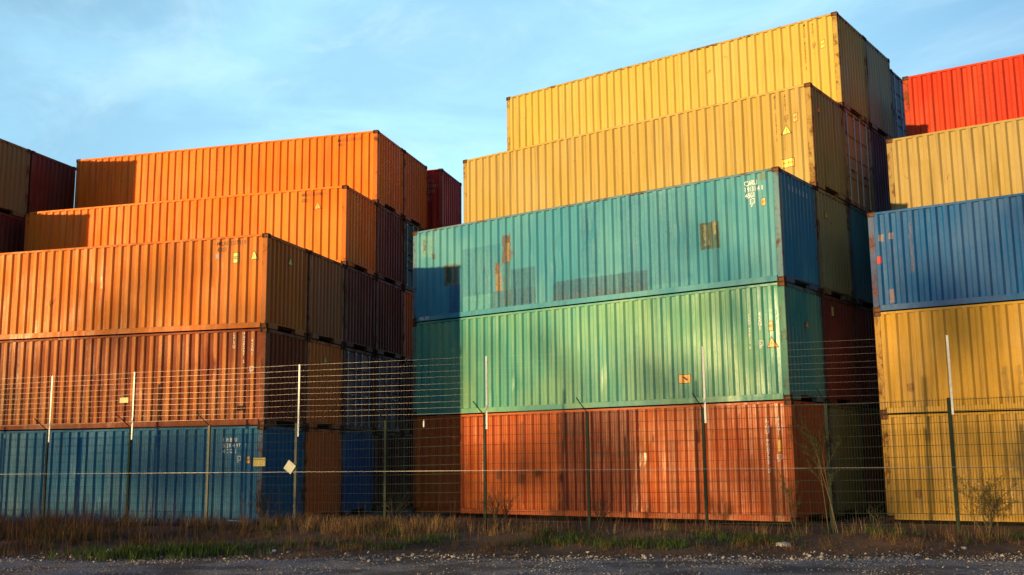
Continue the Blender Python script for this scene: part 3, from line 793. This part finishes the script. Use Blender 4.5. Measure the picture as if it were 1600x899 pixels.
WIRE = simple('strand_wire', (.26, .24, .22), .4, .5, .2)
poles_x = sorted(offx(i) for i in POLE)
for k in range(10):
    bm = bmesh.new(); z = 2.66 + k * .136
    for a, b in zip(poles_x[:-1], poles_x[1:]):
        wire_between(bm, (a + .055, -.028, z + rnd.uniform(-.004, .004)), (b + .055, -.028, z + rnd.uniform(-.004, .004)), .0016, rnd.uniform(0, .025), 6)
    link('wire', bm_mesh(bm, 'wire'), fence, WIRE)
bm = bmesh.new(); a = offx(I0)
while a < offx(I1 - 1):
    wire_between(bm, (a, -.038, 1.395), (a + .06, -.038, 1.395), .005, 0, 1)
    tube(bm, [(a + .012, -.052, 1.385), (a + .022, -.024, 1.406)], .003, 4, False); a += .06
link('barbed_wire', bm_mesh(bm, 'barbed_wire'), fence, simple('barbed_wire_steel', (.27, .25, .23), .4, .3, .2))
# signs and bits hanging on it
def fpoint(x, y, z): 
    p = FP0 + FD * x + FN * y; return Vector((p.x, p.y, z))
def fx(px_): return (Vector(px_) - FP0).dot(FD)
o = empty('fence_sign', fpoint(fx((-9.22, -7.5)), -.055, 1.51), FA)
tag(o, 'pale square sign hanging tilted as a diamond beside a fence post', 'sign')
bm = bmesh.new(); box(bm, -.12, -.004, -.12, .12, .004, .12, .003); bmesh.ops.rotate(bm, verts=bm.verts, matrix=Matrix.Rotation(R(-54), 3, 'Y'))
link('sign_plate', bm_mesh(bm, 'sign_plate'), o, simple('pale_yellow_plate', (.86, .80, .50), .5, 0, .08))
o = empty('fence_sign', fpoint(fx((-10.06, -7.74)), .02, 1.635), FA)
tag(o, 'small yellow rectangular sign behind the fence mesh in front of the blue container corner', 'sign')
bm = bmesh.new(); box(bm, -.165, -.003, -.10, .165, .003, .10, .002); link('sign_plate', bm_mesh(bm, 'sign_plate'), o, STICK_Y)
o = empty('fence_sign', fpoint(fx((-13.82, -8.9)), -.04, 3.2), FA)
tag(o, 'small yellow plate hanging on the upper wires left of a pale pole', 'sign')
bm = bmesh.new(); box(bm, -.13, -.003, -.065, .13, .003, .065, .002); link('sign_plate', bm_mesh(bm, 'sign_plate'), o, simple('warm_yellow_plate', (.8, .62, .22), .5, 0, .2))
o = empty('insulator', fpoint(fx((-5.97, -6.48)), -.03, 2.44), FA)
tag(o, 'small white cylindrical fitting near the fence top left of the red orange container', 'fitting')
bm = bmesh.new(); tube(bm, [(0, 0, -.075), (0, 0, .06)], .022, 10); tube(bm, [(0, 0, .06), (0, 0, .09)], .011, 8); link('insulator_body', bm_mesh(bm, 'insulator_body'), o, simple('white_porcelain', (.7, .68, .65), .3))

# ------------------------------------------------------------------ vegetation
npr = np.random.default_rng(5)
def blades(name, P, Hh, Wd, lean, mat, label, cat):
    """curved grass blades at the points P, one object"""
    n = len(P); ang = npr.uniform(0, 2 * np.pi, n); d = np.stack([np.cos(ang), np.sin(ang), np.zeros(n)], 1)
    wv = np.stack([-np.sin(ang + npr.normal(0, .6, n)), np.cos(ang), np.zeros(n)], 1) * (Wd[:, None] / 2)
    up_ = np.zeros((n, 3)); up_[:, 2] = 1
    ln = (lean * npr.uniform(.2, 1.3, n))[:, None]
    b0 = P; b1 = P + up_ * (Hh * .5)[:, None] + d * (Hh[:, None] * ln * .22); b2 = P + up_ * (Hh * .82)[:, None] + d * (Hh[:, None] * ln * .6); b3 = P + up_ * (Hh * .98)[:, None] + d * (Hh[:, None] * ln)
    V = np.stack([b0 - wv, b0 + wv, b1 - wv * .85, b1 + wv * .85, b2 - wv * .55, b2 + wv * .55, b3], 1).reshape(-1, 3)
    o_ = (np.arange(n) * 7)[:, None]
    q = np.concatenate([o_ + np.array([[0, 1, 3, 2]]), o_ + np.array([[2, 3, 5, 4]])], 1).reshape(-1, 4)
    t_ = o_ + np.array([[4, 5, 6]])
    loops = np.concatenate([q.ravel(), t_.ravel()]); tot = np.concatenate([np.full(len(q), 4), np.full(len(t_), 3)])
    me_ = bpy.data.meshes.new(name); me_.vertices.add(len(V)); me_.vertices.foreach_set('co', V.ravel())
    me_.loops.add(len(loops)); me_.loops.foreach_set('vertex_index', loops.astype(np.int32))
    me_.polygons.add(len(tot)); st = np.concatenate([[0], np.cumsum(tot)[:-1]]); me_.polygons.foreach_set('loop_start', st.astype(np.int32)); me_.polygons.foreach_set('loop_total', tot.astype(np.int32))
    me_.update(calc_edges=True); me_.validate()
    return tag(link(name, me_, None, mat), label, cat, kind='stuff')
def tufts(A, per, rad):
    out = []
    for a in A:
        for _ in range(per):
            out.append((a[0] + rnd.gauss(0, rad), a[1] + rnd.gauss(0, rad), a[2], a[3], a[4]))
    return np.array(out)
def grassmat(name, c1, c2, c3):
    s = NT(name); v = s.coords(False)
    n1 = s.noise(v, 1.1, 3); n2 = s.noise(v, 25, 2)
    c = s.mix(s.ramp(n1, .35, .65), c1, c2); c = s.mix(s.ramp(n2, .45, .62), c, c3)
    s.l(c, s.b.inputs['Base Color']); s.b.inputs['Roughness'].default_value = .8; s.b.inputs['Specular IOR Level'].default_value = .15
    return s.mat
def scatter(n, fn, amin=-22, amax=18, tmin=-.3, tmax=11):
    out = []
    while len(out) < n:
        a = rnd.uniform(amin, amax); t_ = rnd.uniform(tmin, tmax)
        p = E0 + ED * a + EN * t_
        ft = fence_t(p.x, p.y)
        if ft > 1.0: continue
        rt = road_t(p.x, p.y)
        if rnd.random() < fn(p.x, p.y, rt, ft): out.append((p.x, p.y, gz(p.x, p.y) - .01, rt, ft))
    return np.array(out)
def nz(x, y, s_, o_=0): return noise.noise(Vector((x * s_, y * s_, o_)))
def sstep(a, b, x):
    q = max(0, min(1, (x - a) / (b - a))); return q * q * (3 - 2 * q)
def left(x): return sstep(-6, -12, x)
def f_dry(x, y, rt, ft):
    st = .15 + .6 * (1 - left(x)) + .5 * nz(x, y, .5)
    d = (.5 + .5 * left(x)) * sstep(st, st + .9, rt) * (.12 + .88 * sstep(-.2, .35, nz(x, y, .8, 2) + .5 * nz(x, y, 2.2, 3))) * (1 - sstep(.1, .9, ft)) * (left(x) + (1 - left(x)) * (.12 + .88 * (1 - sstep(-1.5, -.6, ft))))
    return d
D = tufts(scatter(2700, f_dry), 17, .075)
hh = (.07 + .19 * npr.random(len(D)) ** 1.3) * np.repeat(npr.uniform(.55, 1.35, len(D) // 17), 17) * (1 + .5 * np.array([nz(a[0], a[1], .7, 7) for a in D])) * (.85 + .8 * np.array([left(a[0]) for a in D]))
blades('dry_grass', D[:, :3], hh, npr.uniform(.004, .010, len(D)), .75, grassmat('dry_grass', (.20, .10, .040), (.12, .055, .024), (.07, .058, .02)), 'dry brown grass covering the verge along the foot of the fence', 'grass')
def f_green(x, y, rt, ft):
    patch = math.exp(-((x + 6.5) / .95) ** 2 - ((rt - .8) / .6) ** 2) * 1.7
    st = .3 + .7 * (1 - left(x))
    return min(1, patch + (.05 + .33 * sstep(-6, -1, x)) * sstep(st, st + .5, rt) * (1 - sstep(st + 1.6, st + 3.2, rt)) * sstep(.0, .4, nz(x, y, .6, 12)) + .2 * sstep(1.5, 2.5, rt) * sstep(.1, .5, nz(x, y, .8, 21)) * (1 - sstep(.2, .8, ft)))
G = tufts(scatter(1300, f_green), 13, .06)
blades('green_grass', G[:, :3], .07 + .13 * npr.random(len(G)), npr.uniform(.005, .010, len(G)), .5, grassmat('green_grass', (.045, .085, .016), (.075, .10, .022), (.03, .055, .014)), 'short green grass in patches at the verge edge', 'grass')
def f_straw(x, y, rt, ft):
    return (math.exp(-((x + 7.2) / 1.9) ** 2) * 1.0 + .05) * math.exp(-((ft + 1.0) / .55) ** 2) * (.3 + .7 * sstep(-.2, .3, nz(x, y, 1.1, 5))) if x > -11 else 0
S_ = tufts(scatter(420, f_straw), 13, .06)
blades('straw_grass', S_[:, :3], .15 + .22 * npr.random(len(S_)), npr.uniform(.004, .008, len(S_)), .6, grassmat('straw_grass', (.36, .20, .085), (.26, .15, .06), (.17, .11, .045)), 'pale straw grass tufts along the fence foot', 'grass')
def f_red(x, y, rt, ft):
    return left(x + 1.0) * sstep(1.0, 2.5, rt) * (1 - sstep(-.6, .2, ft)) * sstep(-.1, .4, nz(x, y, .8, 31)) + .05 * sstep(2.0, 3.0, rt) * (1 - sstep(-.1, .4, ft))
S2 = scatter(3600, f_red)
blades('dry_weed_stems', S2[:, :3], .40 + .75 * npr.random(len(S2)) ** 1.4, npr.uniform(.004, .007, len(S2)), .22, grassmat('weed_stems', (.19, .075, .038), (.22, .11, .055), (.11, .05, .03)), 'tall reddish brown dead weed stems standing in front of the fence', 'weeds')
# leaf litter and pebbles
def flakes(name, pts, size, mat, label, cat):
    bm = bmesh.new()
    for (x, y, z, rt, ft) in pts:
        a = rnd.uniform(0, 6.3); s_ = size * rnd.uniform(.5, 1.3); tl = rnd.uniform(-.5, .5)
        ux = Vector((math.cos(a), math.sin(a), tl)) * s_; uy = Vector((-math.sin(a), math.cos(a), rnd.uniform(-.4, .4))) * s_ * .6; c_ = Vector((x, y, z + .03))
        bm.faces.new([bm.verts.new(c_ - ux), bm.verts.new(c_ - uy * .8 + ux * .1), bm.verts.new(c_ + ux), bm.verts.new(c_ + uy)])
    return tag(link(name, bm_mesh(bm, name), None, mat), label, cat, kind='stuff')
LL = scatter(12000, lambda x, y, rt, ft: sstep(-.35, .1, rt) * (1 - sstep(2.0, 3.6, rt)) * (.3 + .8 * sstep(-.2, .3, nz(x, y, .9, 41))), tmax=4)
flakes('fallen_leaves', LL, .026, grassmat('leaf_litter', (.17, .065, .025), (.10, .048, .024), (.24, .12, .05)), 'brown fallen leaves scattered on the dirt strip beside the gravel', 'leaves')
ico = bmesh.new(); bmesh.ops.create_icosphere(ico, subdivisions=1, radius=1.0)
ico.verts.ensure_lookup_table(); IV = np.array([v_.co[:] for v_ in ico.verts]); IF = np.array([[v_.index for v_ in f_.verts] for f_ in ico.faces]); ico.free()
def pebbles(name, pts, smin, smax, mat, label):
    n = len(pts); P = np.array(pts)[:, :3]; sz = smin + (smax - smin) * npr.random(n) ** 3
    V = []
    for k in range(n):
        j = IV * (1 + npr.normal(0, .18, (len(IV), 1))) * np.array([1, npr.uniform(.6, 1), npr.uniform(.45, .8)]) * sz[k]
        a = npr.uniform(0, 6.28); ca, sa = np.cos(a), np.sin(a)
        j = np.stack([j[:, 0] * ca - j[:, 1] * sa, j[:, 0] * sa + j[:, 1] * ca, j[:, 2]], 1)
        V.append(j + P[k] + np.array([0, 0, sz[k] * .25 + (.028 if pts[k][3] < 0 else .012)]))
    V = np.concatenate(V); Fx = (IF[None] + (np.arange(n) * len(IV))[:, None, None]).reshape(-1, 3)
    me_ = bpy.data.meshes.new(name); me_.from_pydata(V.tolist(), [], Fx.tolist()); me_.update()
    return tag(link(name, me_, None, mat), label, 'stones', kind='stuff')
s = NT('pebbles'); v = s.coords(False)
vo = s.n('ShaderNodeTexVoronoi'); s.l(v, vo.inputs['Vector']); vo.inputs['Scale'].default_value = 17
sepc = s.n('ShaderNodeSeparateXYZ'); s.l(vo.outputs['Color'], sepc.inputs[0])
c = s.mix(sepc.outputs[0], (.22, .20, .175), (.40, .36, .32)); c = s.mix(s.ramp(sepc.outputs[1], .75, .95), c, (.26, .14, .09)); c = s.mix(s.ramp(sepc.outputs[2], .9, .97), c, (.42, .39, .36))
s.l(c, s.b.inputs['Base Color']); s.b.inputs['Roughness'].default_value = .85
PM = s.mat
PB = scatter(34000, lambda x, y, rt, ft: (1 - sstep(.1, .8, rt)) * (.12 + .88 * sstep(-.15, .25, nz(x, y, .8, 51) + .5 * nz(x, y, 2.5, 52))), amin=-13, amax=13, tmin=-4.5, tmax=.9)
pebbles('loose_gravel', PB, .006, .018, PM, 'loose grey gravel stones scattered over the road and its edge')
PB2 = scatter(500, lambda x, y, rt, ft: math.exp(-((rt - .1) / .6) ** 2), amin=-14, amax=12, tmin=-.8, tmax=1.4)
pebbles('edge_stones', PB2, .016, .05, PM, 'larger rubble stones lying along the gravel edge')

def rock(x, y, sx, sy_, sz_, mat, label, seed):
    bm = bmesh.new(); bmesh.ops.create_icosphere(bm, subdivisions=3, radius=1)
    for v_ in bm.verts:
        k = 1 + .28 * noise.noise(v_.co * 1.3 + Vector((seed, 0, 0))) + .1 * noise.noise(v_.co * 3.5 + Vector((seed, 2, 0)))
        v_.co = Vector((v_.co.x * sx * k, v_.co.y * sy_ * k, v_.co.z * sz_ * k))
    o_ = link('rock', bm_mesh(bm, 'rock'), None, mat, (x, y, gz(x, y) + sz_ * .45)); tag(o_, label, 'rock')
PALE = simple('pale_rock', (.55, .50, .47), .9, 0, .4, 14)
rock(2.35, -6.41, .15, .08, .05, PALE, 'flat whitish rock alone on the dirt below the red orange container', 3)
rock(-7.7, -13.1, .07, .06, .045, PALE, 'small pale rock in the grass edge near the left picture edge', 9)
rock(-5.0, -11.6, .05, .04, .03, PALE, 'pale rock on the gravel edge beside the green grass patch', 15)
bm = bmesh.new(); box(bm, -.2, -.035, -.006, .2, .035, .006, .002)
o = link('plank', bm_mesh(bm, 'plank'), None, simple('white_board', (.7, .68, .64), .6), (-10.35, -8.15, gz(-10.35, -8.15) + .20)); o.rotation_euler = (.1, .06, .35)
tag(o, 'narrow white board lying on the grass at the foot of the blue container corner', 'board')

# shrubs and saplings by the fence
def grow(bm, p, d, ln, r, depth, rr, spread, kids, droop=0.0, leafpts=None, short=1.0):
    n = 3; pts = [p]; rads = [r]; q = p.copy(); dd = d.copy()
    for k in range(n):
        dd = (dd + Vector((rr.gauss(0, .10), rr.gauss(0, .10), rr.gauss(0, .05) - droop))).normalized(); q = q + dd * (ln / n); pts.append(q.copy()); rads.append(r * (1 - .5 * (k + 1) / n))
    tube(bm, pts, rads, 4 if depth > 1 else 3, False)
    if leafpts is not None and depth <= 1: leafpts += pts[1:]
    if depth <= 0: return
    for _ in range(kids):
        k = rr.uniform(.35, 1.0); i = min(n - 1, int(k * n)); b = pts[i].lerp(pts[i + 1], k * n - i if k < 1 else 1)
        a = Vector((rr.gauss(0, 1), rr.gauss(0, 1), rr.gauss(0, .6))).normalized()
        grow(bm, b, (dd + a * spread).normalized(), ln * rr.uniform(.45, .75) * short, r * .55, depth - 1, rr, spread, kids, droop, leafpts, short)
BARK = simple('twig_bark', (.10, .075, .035), .85, 0, .3)
PALEB = simple('pale_bark', (.17, .135, .06), .8, 0, .3)
TWIG_LEAF = grassmat('twig_leaves', (.07, .085, .02), (.05, .06, .018), (.12, .10, .03))
def plant(kind, x, y, stems, h, spread, depth, kids, seed, stem_mat, label, cat, leaves=0, lean=(0, 0), thick=1.0, fan=.55, short=1.0):
    rr = random.Random(seed); t_ = empty(kind, (x, y, gz(x, y) - .02)); tag(t_, label, cat)
    bm = bmesh.new(); lp = []
    for k in range(stems):
        a = rr.uniform(0, 6.3); d = Vector((math.cos(a) * spread * rr.random() + lean[0], math.sin(a) * spread * rr.random() + lean[1], 1)).normalized()
        grow(bm, Vector((rr.gauss(0, .05), rr.gauss(0, .05), 0)), d, h * rr.uniform(.5, .75), (.006 + h * .006) * thick, depth, rr, fan, kids, 0, lp, short)
    link('stems', bm_mesh(bm, 'stems'), t_, stem_mat)
    if leaves:
        bm = bmesh.new()
        for _ in range(leaves):
            p = rr.choice(lp) + Vector((rr.gauss(0, .02), rr.gauss(0, .02), rr.gauss(0, .02))); s_ = rr.uniform(.008, .019)
            u_ = Vector((rr.gauss(0, 1), rr.gauss(0, 1), rr.gauss(0, 1))).normalized() * s_; w_ = u_.orthogonal().normalized() * s_ * .35
            bm.faces.new([bm.verts.new(p - u_), bm.verts.new(p + w_), bm.verts.new(p + u_), bm.verts.new(p - w_)])
        link('foliage', bm_mesh(bm, 'foliage'), t_, TWIG_LEAF)
    return t_
plant('shrub', 5.05, -3.35, 14, 1.2, .6, 3, 4, 3, BARK, 'bushy bare shrub in front of the golden ground level container on the right', 'shrub', 2200, (0, 0), .6, .75, .9)
plant('sapling', 2.40, -4.1, 3, 2.9, .04, 2, 5, 10, PALEB, 'tall young sapling with pale thin stems in front of the dark gap', 'sapling', 2200, (-.05, 0), .36, .55, .5)
plant('sapling', 1.75, -4.35, 2, 1.6, .15, 2, 4, 12, BARK, 'thin leafy sapling at the right end of the red orange container', 'sapling', 450, (0, 0), .5, .4, .7)
plant('shrub', -4.0, -6.3, 7, .85, .5, 2, 5, 21, BARK, 'low twiggy shrub in front of the left part of the red orange container', 'shrub', 200)
plant('shrub', -1.9, -5.6, 4, .8, .45, 2, 4, 27, BARK, 'low twiggy shrub in front of the middle of the red orange container', 'shrub', 150)
plant('shrub', -9.6, -8.0, 5, 1.0, .4, 2, 4, 33, BARK, 'thin dry shrub growing beside the post with the diamond sign', 'shrub', 60)
plant('shrub', -6.4, -7.0, 4, .8, .35, 2, 4, 39, BARK, 'small dry shrub left of the red orange container', 'shrub', 60)
plant('shrub', 3.3, -4.2, 3, .6, .4, 2, 3, 45, BARK, 'slim weedy shrub under the left post of the golden ground level container', 'shrub', 80)

# ------------------------------------------------------------------ bare trees on the far side of the road, between the low sun and the stacks
def tree_mesh(seed, h):
    rr = random.Random(seed); bm = bmesh.new(); lp = []
    n = 6; trunk = [Vector((.15 * math.sin(k + seed), .15 * math.cos(k * 1.3 + seed), h * .62 * k / n)) for k in range(n + 1)]
    tube(bm, trunk, [h * .022 * (1 - .65 * k / n) for k in range(n + 1)], 7, False)
    for k in range(13):
        b = trunk[2 + k % 5]; a = k * 2.4 + rr.uniform(-.3, .3)
        d = Vector((math.cos(a), math.sin(a), rr.uniform(.5, 1.2))).normalized()
        grow(bm, b.copy(), d, h * rr.uniform(.26, .38), h * .007, 4, rr, .75, 3, -.02, lp)
    tr = bm_mesh(bm, 'trunk'); bm = bmesh.new()
    cl = [rr.choice(lp) for _ in range(34)]
    for c_ in cl:
        for _ in range(34):
            p = c_ + Vector((rr.gauss(0, .35), rr.gauss(0, .35), rr.gauss(0, .3))); s_ = rr.uniform(.09, .17)
            u_ = Vector((rr.gauss(0, 1), rr.gauss(0, 1), rr.gauss(0, 1))).normalized() * s_; w_ = u_.orthogonal().normalized() * s_ * .6
            bm.faces.new([bm.verts.new(p - u_), bm.verts.new(p + w_), bm.verts.new(p + u_), bm.verts.new(p - w_)])
    return tr, bm_mesh(bm, 'crown')
TM = [tree_mesh(3, 13.0), tree_mesh(8, 12.0)]
hd = Vector((-to_sun.x, -to_sun.y, 0)).normalized()
for i, (tx, ty, dist, k, sc_) in enumerate([(-5.4, 0, 78, 0, .66), (.9, 0, 95, 1, 1.0), (-18.2, -8, 96, 0, .86), (-9.3, 0, 112, 0, .8), (7.5, 2.5, 90, 1, .7)]):
    p = Vector((tx, ty, 0)) - hd * dist
    t_ = empty('tree', (p.x, p.y, 0), i * 1.9); t_.scale = (sc_, sc_, sc_)
    tag(t_, 'bare deciduous tree standing across the road behind the viewer', 'tree', 'bare trees across the road')
    link('trunk', TM[k][0], t_, BARK); link('crown', TM[k][1], t_, TWIG_LEAF)
